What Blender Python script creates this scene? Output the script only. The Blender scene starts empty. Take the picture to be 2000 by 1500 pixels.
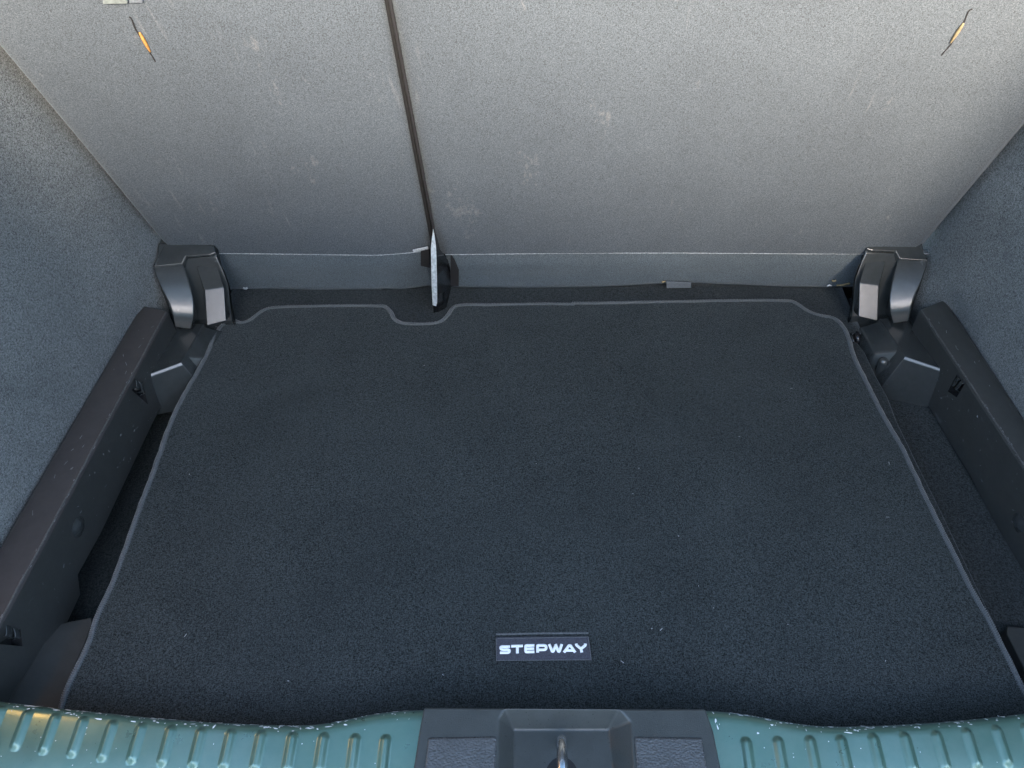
import bpy, bmesh, math, random
from mathutils import Vector, Matrix
from mathutils import noise as mnoise
random.seed(7)
R = math.radians
sc = bpy.context.scene
COL = sc.collection

# ------------------------------------------------------------------ camera
CAM_H, FPX, PITCH, CX = 0.79, 1500.0, 44.0, 1062.0
cam = bpy.data.cameras.new('camera')
cam_o = bpy.data.objects.new('camera', cam)
COL.objects.link(cam_o)
cam_o.location = (0, 0, CAM_H)
cam_o.rotation_euler = (R(90 - PITCH), 0, 0)
cam.sensor_width = 36.0
cam.lens = 36.0 * FPX / 2000.0
cam.shift_x = -(CX - 1000.0) / 2000.0
cam.clip_start = 0.02
cam.clip_end = 500
sc.camera = cam_o

# ------------------------------------------------------------------ light
SUN_EL, SUN_AZ = 22.0, 173.0          # azimuth measured from +Y (into the car), clockwise
world = bpy.data.worlds.new('World')
sc.world = world
world.use_nodes = True
wn = world.node_tree.nodes
sky = wn.new('ShaderNodeTexSky')
sky.sky_type = 'NISHITA'
sky.sun_disc = False
sky.sun_elevation = R(SUN_EL)
sky.sun_rotation = R(SUN_AZ)
sky.air_density = 1.0
sky.dust_density = 1.2
wn['Background'].inputs[1].default_value = 0.15
world.node_tree.links.new(sky.outputs[0], wn['Background'].inputs[0])
sun = bpy.data.lights.new('sun', 'SUN')
sun.energy = 2.75
sun.angle = R(14)
sun.color = (1.0, 0.84, 0.68)
sun_o = bpy.data.objects.new('sun', sun)
COL.objects.link(sun_o)
sdir = Vector((math.sin(R(SUN_AZ)) * math.cos(R(SUN_EL)), math.cos(R(SUN_AZ)) * math.cos(R(SUN_EL)), math.sin(R(SUN_EL))))
sun_o.rotation_euler = sdir.to_track_quat('Z', 'Y').to_euler()
sun_o.location = sdir * 3
sc.view_settings.view_transform = 'Standard'
sc.view_settings.look = 'None'
sc.view_settings.exposure = 3.4
sc.view_settings.gamma = 1.0

# ------------------------------------------------------------------ measuring helpers (photo pixel -> point of the place)
_c, _s = math.cos(R(PITCH)), math.sin(R(PITCH))
def ray(px, py):
    a = (750.0 - py) / FPX
    return Vector(((px - CX) / FPX, _c + a * _s, -_s + a * _c))
def on_z(px, py, z=0.0):
    d = ray(px, py); t = (z - CAM_H) / d.z
    return Vector((0, 0, CAM_H)) + d * t
def on_x(px, py, x):
    d = ray(px, py)
    return Vector((0, 0, CAM_H)) + d * (x / d.x)
def on_y(px, py, y):
    d = ray(px, py)
    return Vector((0, 0, CAM_H)) + d * (y / d.y)
SY0, SK = 1.055, math.tan(R(20))      # seat back plane  Y = SY0 - SK z
def sag(x, z):        # soft unevenness of the padded seat backs
    return 0.004 * mnoise.noise(Vector((x * 2.2, z * 2.5, 8.1)))
def on_seat(px, py, off=0.0):
    d = ray(px, py)
    t = (SY0 - off - SK * CAM_H) / (d.y + SK * d.z)
    p = Vector((0, 0, CAM_H)) + d * t
    return p + Vector((0, -1, -0.3)) * sag(p.x, p.z)

# ------------------------------------------------------------------ object helpers
def tag(o, label=None, cat=None, group=None, kind=None):
    if label: o['label'] = label
    if cat: o['category'] = cat
    if group: o['group'] = group
    if kind: o['kind'] = kind
    return o
def thing(name, label, cat, loc=(0, 0, 0), group=None):
    o = bpy.data.objects.new(name, None)
    o.empty_display_size = 0.05
    COL.objects.link(o)
    o.location = loc
    return tag(o, label, cat, group)
def origin_of(parent):
    v = Vector((0, 0, 0))
    while parent is not None:
        v += Vector(parent.location); parent = parent.parent
    return v
def mesh(name, verts, faces, mat, parent=None, smooth=False, bevel=0, seg=3, solid=0, lim=12):
    me = bpy.data.meshes.new(name)
    og = origin_of(parent)
    me.from_pydata([tuple(Vector(v) - og) for v in verts], [], faces)
    bm = bmesh.new(); bm.from_mesh(me)
    bmesh.ops.remove_doubles(bm, verts=bm.verts, dist=1e-6)
    bmesh.ops.recalc_face_normals(bm, faces=bm.faces)
    bm.to_mesh(me); bm.free()
    me.materials.append(mat)
    o = bpy.data.objects.new(name, me)
    COL.objects.link(o)
    o.parent = parent
    if smooth or bevel:
        for p in me.polygons: p.use_smooth = True
    if solid:
        m = o.modifiers.new('solid', 'SOLIDIFY'); m.thickness = solid; m.offset = -1
    if bevel:
        m = o.modifiers.new('bevel', 'BEVEL'); m.width = bevel; m.segments = seg
        m.limit_method = 'ANGLE'; m.angle_limit = R(lim); m.harden_normals = True
    return o
def slab(name, a, b, mat, parent=None, bevel=0.0015, seg=3, lim=12):
    """solid between two outlines with the same number of points"""
    n = len(a)
    f = [[i, (i + 1) % n, n + (i + 1) % n, n + i] for i in range(n)]
    f += [list(range(n)), list(range(2 * n - 1, n - 1, -1))]
    return mesh(name, list(a) + list(b), f, mat, parent, bevel=bevel, seg=seg, lim=lim)
def grid(name, rows, mat, parent=None, smooth=True, solid=0, bevel=0):
    nr, nc = len(rows), len(rows[0])
    v = [p for r_ in rows for p in r_]
    f = [[i * nc + j, i * nc + j + 1, (i + 1) * nc + j + 1, (i + 1) * nc + j] for i in range(nr - 1) for j in range(nc - 1)]
    return mesh(name, v, f, mat, parent, smooth=smooth, solid=solid, bevel=bevel)
def tube_data(path, rad, seg=8, closed=False, up=Vector((0, 0, 1)), flat=1.0, cap=True, radf=None):
    n = len(path); V = []; F = []
    for i, p in enumerate(path):
        p = Vector(p)
        a = Vector(path[(i - 1) % n] if (closed or i) else path[i]); b = Vector(path[(i + 1) % n] if (closed or i < n - 1) else path[i])
        t = (b - a).normalized()
        s = t.cross(up)
        if s.length < 1e-4: s = t.cross(Vector((0, 1, 0)))
        s.normalize(); u = s.cross(t).normalized()
        for k in range(seg):
            th = 2 * math.pi * k / seg
            r_ = rad if radf is None else radf(i, th)
            V.append(p + s * math.cos(th) * r_ + u * math.sin(th) * r_ * flat)
    m = n if closed else n - 1
    for i in range(m):
        for k in range(seg):
            F.append([i * seg + k, i * seg + (k + 1) % seg, ((i + 1) % n) * seg + (k + 1) % seg, ((i + 1) % n) * seg + k])
    if not closed and cap:
        F.append(list(range(seg))); F.append(list(range((n - 1) * seg, n * seg)))
    return V, F
def tube(name, path, rad, mat, parent=None, **kw):
    V, F = tube_data(path, rad, **kw)
    return mesh(name, V, F, mat, parent, smooth=True)
def resample(pts, step, closed=False):
    P = [Vector(p) for p in pts]
    if closed: P.append(P[0])
    out = []; carry = 0.0
    for a, b in zip(P, P[1:]):
        L = (b - a).length; d = carry
        while d < L:
            out.append(a.lerp(b, d / L)); d += step
        carry = d - L
    if not closed: out.append(P[-1])
    return out
def smooth_path(pts, n=6, closed=False):
    P = [Vector(p) for p in pts]; out = []; N = len(P)
    rng = range(N) if closed else range(N - 1)
    for i in rng:
        g = (lambda k: P[k % N]) if closed else (lambda k: P[max(0, min(N - 1, k))])
        p0, p1, p2, p3 = g(i - 1), g(i), g(i + 1), g(i + 2)
        for j in range(n):
            t = j / n
            out.append(0.5 * ((2 * p1) + (p2 - p0) * t + (2 * p0 - 5 * p1 + 4 * p2 - p3) * t * t + (3 * p1 - p0 - 3 * p2 + p3) * t ** 3))
    if not closed: out.append(P[-1])
    return out
def fill_poly(outer, holes=()):
    """triangulated flat sheet with holes -> verts, faces"""
    bm = bmesh.new()
    for loop in [outer] + list(holes):
        vs = [bm.verts.new(p) for p in loop]
        for i in range(len(vs)): bm.edges.new((vs[i], vs[(i + 1) % len(vs)]))
    bmesh.ops.triangle_fill(bm, use_beauty=True, use_dissolve=False, edges=bm.edges)
    bm.verts.index_update()
    V = [v.co.copy() for v in bm.verts]; F = [[v.index for v in f.verts] for f in bm.faces]
    bm.free()
    return V, F

# ------------------------------------------------------------------ materials
def new_mat(name):
    m = bpy.data.materials.new(name); m.use_nodes = True
    nt = m.node_tree; b = nt.nodes['Principled BSDF']
    return m, nt, b
def N(nt, kind, **kw):
    n = nt.nodes.new('ShaderNode' + kind)
    for k, v in kw.items():
        if hasattr(n, k): setattr(n, k, v)
        else: n.inputs[k.replace('_', ' ')].default_value = v
    return n
def noise(nt, scale, detail=2, rough=0.6, stretch=None, rot=None, dist=0.0, co=None):
    tc = nt.nodes.new('ShaderNodeTexCoord')
    src = co or tc.outputs['Object']
    if stretch or rot:
        mp = nt.nodes.new('ShaderNodeMapping')
        if stretch: mp.inputs['Scale'].default_value = stretch
        if rot: mp.inputs['Rotation'].default_value = rot
        nt.links.new(src, mp.inputs['Vector']); src = mp.outputs[0]
    n = nt.nodes.new('ShaderNodeTexNoise')
    n.inputs['Scale'].default_value = scale; n.inputs['Detail'].default_value = detail
    n.inputs['Roughness'].default_value = rough; n.inputs['Distortion'].default_value = dist
    nt.links.new(src, n.inputs['Vector'])
    return n.outputs['Fac']
def remap(nt, s, a, b, c, d, interp='LINEAR'):
    m = nt.nodes.new('ShaderNodeMapRange'); m.interpolation_type = interp
    nt.links.new(s, m.inputs[0])
    for i, v in enumerate((a, b, c, d)): m.inputs[i + 1].default_value = v
    return m.outputs[0]
def mathn(nt, op, a, b):
    m = nt.nodes.new('ShaderNodeMath'); m.operation = op
    for i, v in enumerate((a, b)):
        if isinstance(v, (int, float)): m.inputs[i].default_value = v
        else: nt.links.new(v, m.inputs[i])
    return m.outputs[0]
def mixc(nt, f, a, b):
    m = nt.nodes.new('ShaderNodeMix'); m.data_type = 'RGBA'
    if isinstance(f, (int, float)): m.inputs[0].default_value = f
    else: nt.links.new(f, m.inputs[0])
    for k, v in ((6, a), (7, b)):
        if isinstance(v, tuple): m.inputs[k].default_value = (*v[:3], 1)
        else: nt.links.new(v, m.inputs[k])
    return m.outputs[2]
def scalec(nt, col, f):
    m = nt.nodes.new('ShaderNodeVectorMath'); m.operation = 'SCALE'
    if isinstance(col, tuple): m.inputs[0].default_value = col[:3]
    else: nt.links.new(col, m.inputs[0])
    nt.links.new(f, m.inputs['Scale'])
    return m.outputs[0]
def bump(nt, b, h, strength, dist, prev=None):
    n = nt.nodes.new('ShaderNodeBump'); n.inputs['Strength'].default_value = strength; n.inputs['Distance'].default_value = dist
    nt.links.new(h, n.inputs['Height'])
    if prev: nt.links.new(prev, n.inputs['Normal'])
    nt.links.new(n.outputs[0], b.inputs['Normal'])
    return n.outputs[0]

def carpet(name, col, contrast=0.55, scale=520, sheen=0.3, sheen_rough=0.4, blotch=0.18, scuff=0.0, bumpd=0.0012, sheen_tint=(0.8, 0.9, 1)):
    m, nt, b = new_mat(name)
    n1 = noise(nt, scale, 2, 0.75)
    n2 = noise(nt, scale, 1, 0.7, stretch=(1, 0.4, 0.4), rot=(0.4, 0.3, 0.9))
    n3 = noise(nt, scale, 1, 0.7, stretch=(0.4, 1, 1), rot=(0.2, 0.5, -0.6))
    s = mathn(nt, 'ADD', mathn(nt, 'MULTIPLY', n1, 0.5), mathn(nt, 'ADD', mathn(nt, 'MULTIPLY', n2, 0.25), mathn(nt, 'MULTIPLY', n3, 0.25)))
    g = remap(nt, s, 0.40, 0.60, 1 - contrast, 1 + contrast)
    bl = remap(nt, noise(nt, 7, 4, 0.6, dist=0.6), 0.3, 0.7, 1 - blotch, 1 + blotch)
    c = scalec(nt, col, mathn(nt, 'MULTIPLY', g, bl))
    if scuff:
        sn = noise(nt, 16, 5, 0.75, stretch=(1.0, 1, 0.35), rot=(0, 0, 0.3))
        msk = remap(nt, sn, 0.63, 0.80, 0, 1)
        c = mixc(nt, mathn(nt, 'MULTIPLY', msk, scuff), c, (0.45, 0.43, 0.40))
    if scuff:
        st = remap(nt, noise(nt, 1, 2, 0.5, stretch=(130, 30, 16)), 0.60, 0.78, 0, 1)
        wh = remap(nt, noise(nt, 4.5, 2, 0.5), 0.56, 0.68, 0, 0.17)
        c = mixc(nt, mathn(nt, 'MULTIPLY', st, wh), c, (0.5, 0.49, 0.47))
    nt.links.new(c, b.inputs['Base Color'])
    b.inputs['Roughness'].default_value = 0.95
    b.inputs['Specular IOR Level'].default_value = 0.1
    b.inputs['Sheen Weight'].default_value = sheen
    b.inputs['Sheen Roughness'].default_value = sheen_rough
    b.inputs['Sheen Tint'].default_value = (*sheen_tint, 1)
    bump(nt, b, s, 0.9, bumpd)
    return m
def plastic(name, col, rough=0.38, grain=1400, gd=0.00025, marks=0.25, leather=False, spec=0.5):
    m, nt, b = new_mat(name)
    bl = remap(nt, noise(nt, 60, 6, 0.75), 0.3, 0.7, 0.85, 1.15)
    c = scalec(nt, col, bl)
    if marks:      # pale rub marks with a shape of their own
        k = remap(nt, noise(nt, 60, 4, 0.7, stretch=(1, 0.25, 1)), 0.66, 0.78, 0, marks)
        c = mixc(nt, k, c, (0.22, 0.23, 0.24))
    nt.links.new(c, b.inputs['Base Color'])
    nt.links.new(remap(nt, noise(nt, 500, 3, 0.6), 0.3, 0.7, rough - 0.03, rough + 0.05), b.inputs['Roughness'])
    b.inputs['Specular IOR Level'].default_value = spec
    if leather:
        tc = nt.nodes.new('ShaderNodeTexCoord')
        mp = nt.nodes.new('ShaderNodeMapping'); mp.inputs['Scale'].default_value = (1, 1.5, 1)
        nt.links.new(tc.outputs['Object'], mp.inputs[0])
        v = nt.nodes.new('ShaderNodeTexVoronoi'); v.inputs['Scale'].default_value = 420; v.feature = 'SMOOTH_F1'
        nt.links.new(mp.outputs[0], v.inputs['Vector'])
        bump(nt, b, v.outputs['Distance'], 1.0, 0.0007)
    else:
        bump(nt, b, noise(nt, grain, 2, 0.6), 0.5, gd)
    return m

M = {}
M['mat_pile'] = carpet('mat pile', (0.029, 0.034, 0.0345), contrast=0.80, scale=850, sheen=0.8, blotch=0.13, sheen_rough=0.3)
M['seat_carpet'] = carpet('seat back carpet', (0.077, 0.089, 0.100), contrast=0.48, scale=1100, sheen=0.15, blotch=0.07, scuff=0.30, bumpd=0.0008)
M['flap_carpet'] = carpet('flap carpet', (0.086, 0.104, 0.116), contrast=0.48, scale=1100, sheen=0.15, blotch=0.08)
M['wall_carpet'] = carpet('side wall carpet', (0.134, 0.141, 0.139), contrast=0.72, scale=1000, sheen=0.25, blotch=0.16)
M['floor_carpet'] = carpet('floor carpet', (0.026, 0.030, 0.031), contrast=0.6, scale=560, sheen=0.2, blotch=0.12)
M['plastic'] = plastic('black plastic', (0.030, 0.034, 0.035), 0.20, spec=0.8)
M['rail_plastic'] = plastic('rail plastic', (0.040, 0.042, 0.041), 0.36, marks=0.35)
M['foot'] = plastic('rough rail plastic', (0.022, 0.024, 0.025), 0.6, marks=0.2)
M['ledge_left'] = plastic('rail plastic with warm glow tint', (0.047, 0.043, 0.0425), 0.36, marks=0.3)  # warm glow on the left ledge is put into its base colour
M['latch_plastic'] = plastic('latch cover plastic', (0.046, 0.050, 0.048), 0.30, grain=900, gd=0.0004)
M['leather_plastic'] = plastic('grained plastic', (0.070, 0.072, 0.073), 0.28, leather=True, marks=0)
M['dark'] = plastic('painted hollow shade', (0.006, 0.006, 0.007), 0.7, marks=0)  # near-black for hollows and recesses, their shade put into the colour

m, nt, b = new_mat('binding thread'); M['binding'] = m
c = scalec(nt, (0.066, 0.074, 0.078), remap(nt, noise(nt, 900, 2, 0.6), 0.3, 0.7, 0.5, 1.5))
nt.links.new(c, b.inputs['Base Color']); b.inputs['Roughness'].default_value = 0.8
b.inputs['Sheen Weight'].default_value = 0.3
m, nt, b = new_mat('green sill paint'); M['paint'] = m
nt.links.new(mixc(nt, remap(nt, noise(nt, 30, 5, 0.7), 0.35, 0.75, 0, 0.35), (0.074, 0.155, 0.118), (0.16, 0.22, 0.18)), b.inputs['Base Color'])
nt.links.new(remap(nt, noise(nt, 45, 4, 0.7), 0.3, 0.7, 0.26, 0.46), b.inputs['Roughness'])
b.inputs['Metallic'].default_value = 0.55
b.inputs['Coat Weight'].default_value = 1.0; b.inputs['Coat Roughness'].default_value = 0.25
bump(nt, b, noise(nt, 500, 2, 0.5), 0.25, 0.0002)
def simple(key, col, rough=0.5, metal=0.0, nscale=200, var=0.25, spec=0.5):
    m, nt, b = new_mat(key)
    nt.links.new(scalec(nt, col, remap(nt, noise(nt, nscale, 3, 0.6), 0.3, 0.7, 1 - var, 1 + var)), b.inputs['Base Color'])
    b.inputs['Roughness'].default_value = rough; b.inputs['Metallic'].default_value = metal
    b.inputs['Specular IOR Level'].default_value = spec
    M[key] = m
simple('chip', (0.62, 0.66, 0.66), 0.6)
simple('scratch', (0.30, 0.32, 0.34), 0.6)
simple('steel', (0.62, 0.64, 0.66), 0.22, 1.0, 80)
simple('black_metal', (0.10, 0.11, 0.12), 0.22, 0.9, 60, 0.5)
simple('orange', (0.42, 0.20, 0.05), 0.7, 0, 300, 0.3)
simple('ochre', (0.22, 0.17, 0.09), 0.7, 0, 300, 0.3)
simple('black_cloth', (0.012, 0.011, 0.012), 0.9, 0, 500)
simple('side_cloth', (0.0035, 0.003, 0.003), 0.9, 0, 500)
simple('white_thread', (0.80, 0.82, 0.84), 0.7, 0, 1500, 0.15)
simple('patch', (0.040, 0.042, 0.055), 0.75, 0, 900, 0.5)
simple('worn', (0.075, 0.075, 0.075), 0.6, 0, 900, 0.6)
simple('fibre_lit_edge', (0.36, 0.38, 0.40), 0.9, 0, 700, 0.5)
simple('velcro', (0.11, 0.125, 0.14), 0.9, 0, 1200, 0.5)
simple('lining', (0.42, 0.41, 0.39), 0.9, 0, 300, 0.1)
simple('asphalt', (0.16, 0.16, 0.16), 0.9, 0, 8, 0.2)
simple('shade_wall_grey', (0.55, 0.55, 0.53), 0.9, 0, 8, 0.2)
simple('lint', (0.25, 0.26, 0.27), 0.9)
simple('grey_plate', (0.16, 0.18, 0.17), 0.4)

# ------------------------------------------------------------------ setting: floor, walls
Z_FLOOR = -0.046
def bumpy_sheet(name, x0, x1, y0, y1, z, nx, ny, mat, amp=0.0008, zf=None):
    rows = []
    for j in range(ny + 1):
        y = y0 + (y1 - y0) * j / ny; r_ = []
        for i in range(nx + 1):
            x = x0 + (x1 - x0) * i / nx
            h = z + amp * mnoise.noise(Vector((x * 9, y * 9, 1.3)))
            if zf: h += zf(x, y)
            r_.append(Vector((x, y, h)))
        rows.append(r_)
    return grid(name, rows, mat)
tag(bumpy_sheet('boot_floor', -0.68, 0.68, 0.16, 1.10, Z_FLOOR, 60, 40, M['floor_carpet'], zf=lambda x, y: -0.035 * max(0, min(1, (-.38 - x) / .04))), kind='structure')
# carpet covered board that the mat lies on (its right edge shows beside the mat)
bl = [on_z(px, py, -0.011) for px, py in ((1642, 572), (1650, 610), (1662, 648), (1668, 668), (1675, 669), (1689, 687), (1710, 732), (1734, 775), (1751, 820), (1792, 905), (1835, 990), (1880, 1085), (1930, 1190), (1985, 1310))]
br = [Vector((0.515, 0.27, -0.011)), Vector((-0.475, 0.27, -0.011)), Vector((-0.49, 0.8, -0.011)), on_z(455, 605, -0.011), on_z(459, 566, -0.011)]
ring = bl + br
slab('floor_board', ring, [p - Vector((0, 0, 0.018)) for p in ring], M['floor_carpet'], bevel=0.003)
tag(bpy.data.objects['floor_board'], kind='structure')

def wall(side):
    rows = []
    for j in range(35):
        z = -0.11 + (0.74 + 0.11) * j / 34; r_ = []
        for i in range(33):
            y = 0.22 + (1.10 - 0.22) * i / 32
            base = 0.621 if side < 0 else 0.633
            kl = 0.80 if z > 0.09 else (0.915 if z < 0.06 else 0.915 - 0.115 * (z - 0.06) / 0.03)
            k = max(0, min(1, (y - kl) / (1.0 - kl))); k = k * k * (3 - 2 * k)
            x = base - 0.022 * k * (1 if side < 0 else 1.3)
            x += 0.030 * max(0, z - 0.055) / 0.45
            x -= 0.018 * k * max(0, 1 - abs(z - 0.04) / 0.05)
            x += 0.006 * math.sin(y * 7 + z * 3) * min(1, max(0, z - 0.08) * 5) * (1 - k)
            r_.append(Vector((side * x, y, z)))
        rows.append(r_)
    o = grid('side_wall', rows, M['wall_carpet'], solid=0)
    tag(o, kind='structure')
wall(-1); wall(1)

# ------------------------------------------------------------------ seat backs
def seat_pt(x, z, off=0.0):
    n = Vector((0, -math.cos(R(20)), -math.sin(R(20))))
    return Vector((x, SY0 - SK * z, z)) + n * (off + sag(x, z))
def seat_back(label, edge_a, edge_b, seam, is_left):
    """edge_a, edge_b: functions z -> x of the panel's two side edges; seam: function x -> z of the lower edge"""
    t = thing('seat_back', label, 'seat back', (0, SY0, 0), 'folding seat backs')
    nz, nx = 36, 40; rows = []
    TH = 0.055; ZT = 0.60
    def xz(u, v):
        zb = seam(edge_a(0.1) * (1 - u) + edge_b(0.1) * u)
        z = zb + (ZT - zb) * v
        return edge_a(z) * (1 - u) + edge_b(z) * u, z
    for j in range(nz + 1):
        v = j / nz; r_ = []
        for i in range(-2, nx + 3):
            u = min(1, max(0, i / nx))
            x, z = xz(u, v)
            e = min(u, 1 - u) * 1.0 * abs(edge_b(z) - edge_a(z))
            off = 0.006 * min(1.0, e / 0.006) ** 0.5 if e < 0.006 else 0.006
            off += 0.0012 * mnoise.noise(Vector((x * 6, z * 6, 4.1))) 
            off -= 0.026 * max(0, min(1, (abs(x) - 0.578 - 0.05 * (z - .12)) / 0.045)) ** 1.8
            if i < 0 or i > nx: off = -0.012 * (abs(i) if i < 0 else i - nx)
            r_.append(seat_pt(x, z, off))
        rows.append(r_)
    grid('carpet_panel', rows, M['seat_carpet'], t)
    # foam body behind
    a = [seat_pt(edge_a(z), z, o) for z, o in ((0.12, -0.045), (ZT, -0.045), (ZT, -0.09), (0.12, -0.06))]
    b_ = [seat_pt(edge_b(z), z, o) for z, o in ((0.12, -0.045), (ZT, -0.045), (ZT, -0.09), (0.12, -0.06))]
    slab('cushion', a, b_, M['side_cloth'], t, bevel=0.004)  # black strip of it left bare at the wall stands in for seam shadow
    return t, xz
def lerp_px(p0, p1):
    """x(z) line on the seat plane through two photo points"""
    a, b_ = on_seat(*p0), on_seat(*p1)
    return lambda z: a.x + (b_.x - a.x) * (z - a.z) / (b_.z - a.z)
gapL = lerp_px((753, 0), (842, 470)); gapR = lerp_px((762, 0), (851, 470))
zsL = lambda x: on_seat(600, 491).z + 0.0015 * math.sin(x * 9) + (0.012 * max(0, (x + 0.27) / 0.09) ** 1.5 if x > -0.27 else 0)
zsR = lambda x: on_seat(1200, 491).z + 0.0012 * math.sin(x * 8 + 1)
left_seat, _ = seat_back('narrower grey carpeted seat back left of the slanting split', lambda z: -(0.599 + 0.0667 * (z - 0.055)) + 0.009, gapL, zsL, True)
right_seat, _ = seat_back('wider grey carpeted seat back right of the slanting split, warm lit at the top', gapR, lambda z: 0.6044 + 0.0667 * (z - 0.055) - 0.009, zsR, False)

# ribbed dark piping along the split edge of the left seat
pa = [seat_pt(gapL(z) + 0.002, z, 0.002) for z in [0.10 + 0.5 * i / 330 for i in range(331)]]
tube('piping', pa, 0.005, M['side_cloth'], left_seat, seg=8, up=Vector((0, 1, 0)), radf=lambda i, th: 0.0022 + (0.0006 if i % 2 else 0))
pa = [seat_pt(gapR(z) + 0.001, z, 0.0045) for z in [0.11 + 0.49 * i / 300 for i in range(301)]]
tube('piping', pa, 0.0022, M['black_cloth'], right_seat, seg=6, up=Vector((0, 1, 0)), radf=lambda i, th: 0.002 + 0.0006 * mnoise.noise(Vector((i * .7, th, 0))))
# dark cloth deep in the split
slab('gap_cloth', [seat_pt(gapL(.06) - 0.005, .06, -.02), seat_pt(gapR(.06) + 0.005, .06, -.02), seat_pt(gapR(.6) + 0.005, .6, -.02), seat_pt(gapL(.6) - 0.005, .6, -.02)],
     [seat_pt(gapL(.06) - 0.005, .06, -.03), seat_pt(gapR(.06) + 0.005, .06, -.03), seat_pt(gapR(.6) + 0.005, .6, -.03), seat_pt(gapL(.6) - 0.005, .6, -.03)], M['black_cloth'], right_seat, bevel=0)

# lower flaps
def flap(seat, x0, x1, zs, bottom_px, crease):
    nx = 60; nz = 12; rows = []
    pts = [on_seat(px, py, 0.0) for px, py in bottom_px]
    def bz(x):
        if x <= pts[0].x: return pts[0].z
        for a, b_ in zip(pts, pts[1:]):
            if x <= b_.x: return a.z + (b_.z - a.z) * (x - a.x) / (b_.x - a.x)
        return pts[-1].z
    for j in range(nz + 1):
        v = j / nz; r_ = []
        for i in range(nx + 1):
            x = x0 + (x1 - x0) * i / nx
            zt = zs(x) + 0.002; zb = bz(x)
            z = zt + (zb - zt) * v
            off = 0.001 + 0.003 * math.sin(min(1, v * 1.5) * math.pi) + (0.004 * crease * max(0, v - 0.6))
            off += 0.0015 * mnoise.noise(Vector((x * 12, z * 20, 2)))
            r_.append(seat_pt(x, z, off))
        rows.append(r_)
    o = grid('lower_flap', rows, M['flap_carpet'], seat, solid=0.003)
    # cut edge of the flap, light on it put into its pale colour
    path = [seat_pt(x0 + (x1 - x0) * i / 240, zs(x0 + (x1 - x0) * i / 240) + 0.0012 + 0.0002 * math.sin(i * 1.3), 0.0062) for i in range(241)]
    tube('seam_edge', path, 0.0008, M['fibre_lit_edge'], seat, seg=5, radf=lambda i, th: 0.0003 + 0.0004 * random.random())
flap(left_seat, -0.62, on_seat(836, 500).x, zsL, ((440, 566), (520, 562), (600, 563), (700, 562), (745, 562), (750, 560), (790, 561), (800, 559), (840, 554)), 1)
flap(right_seat, on_seat(872, 500).x, 0.62, zsR, ((880, 558), (960, 560), (1100, 561), (1180, 560), (1290, 554), (1350, 552), (1420, 555), (1530, 560), (1640, 560)), 0)
# floor carpet hump behind the mat, up to the seats
rows = []
for j in range(9):
    v = j / 8; r_ = []
    for i in range(61):
        u = i / 60
        a = on_z(459, 566, -0.009); b_ = on_z(1640, 562, -0.009)
        x = a.x + (b_.x - a.x) * u
        x2 = x * (1 - 0.0 * v)
        y = 0.94 + (1.075 - 0.94) * v
        r_.append(Vector((x2, y, -0.0075 + 0.010 * max(0, v - 0.7) + 0.0006 * mnoise.noise(Vector((x * 8, y * 8, 9))))))
    rows.append(r_)
tag(grid('rear_floor_carpet', rows, M['floor_carpet'], solid=0.004), kind='structure')
# black slab painting the shade of the hollow beneath the seats
slab('seat_well_shade', [Vector((-.66, 1.085, -.05)), Vector((.66, 1.085, -.05)), Vector((.66, 1.085, .10)), Vector((-.66, 1.085, .10))],
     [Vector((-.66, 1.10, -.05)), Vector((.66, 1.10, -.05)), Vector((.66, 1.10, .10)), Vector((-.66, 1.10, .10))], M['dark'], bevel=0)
tag(bpy.data.objects['seat_well_shade'], kind='structure')

# anchor straps poking out of slits in the seat backs
def strap(seat, pts, c0, c1, mat):
    P = [on_seat(px, py, 0.008) for px, py in pts]
    tube('slit', smooth_path([on_seat(px, py, 0.0068) for px, py in pts], 6), 0.0016, M['black_cloth'], seat, seg=6, flat=1, up=Vector((0, 1, 0)),
         radf=lambda i, th: 0.0006 + 0.0006 * random.random())
    Q = [on_seat(px, py, 0.0085) for px, py in (c0, ((c0[0] + c1[0]) / 2, (c0[1] + c1[1]) / 2), c1)]
    r0 = [0.0018, 0.0026, 0.0012]
    Q = smooth_path(Q, 5)
    tube('strap_tab', Q, 0.002, mat, seat, seg=8, up=Vector((0, 1, 0)), radf=lambda i, th: 0.0009 + 0.0011 * math.sin(math.pi * min(1, i / 9)))
strap(left_seat, ((253, 31), (258, 36), (264, 52), (272, 66), (290, 96), (300, 112), (304, 119)), (273, 62), (294, 100), M['orange'])
strap(right_seat, ((1899, 17), (1891, 22), (1883, 42), (1872, 62), (1858, 85), (1845, 100), (1839, 108)), (1882, 45), (1856, 84), M['ochre'])
bit = []
for (x, y, s) in ((298, 113, 1), (307, 118, 1), (250, 36, 1)):
    pass
# pale fitting at the very top left
a = [on_seat(px, py, 0.007) for px, py in ((202, -14), (250, -14), (251, 2), (203, 3))]
slab('fitting_plate', a, [p + Vector((0, -0.0025, -0.001)) for p in a], M['grey_plate'], left_seat, bevel=0.0006)
a = [on_seat(px, py, 0.007) for px, py in ((252, -14), (280, -14), (280, 1), (254, 1))]
slab('fitting_plate', a, [p + Vector((0, -0.002, -0.001)) for p in a], M['velcro'], left_seat, bevel=0.0006)
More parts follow.
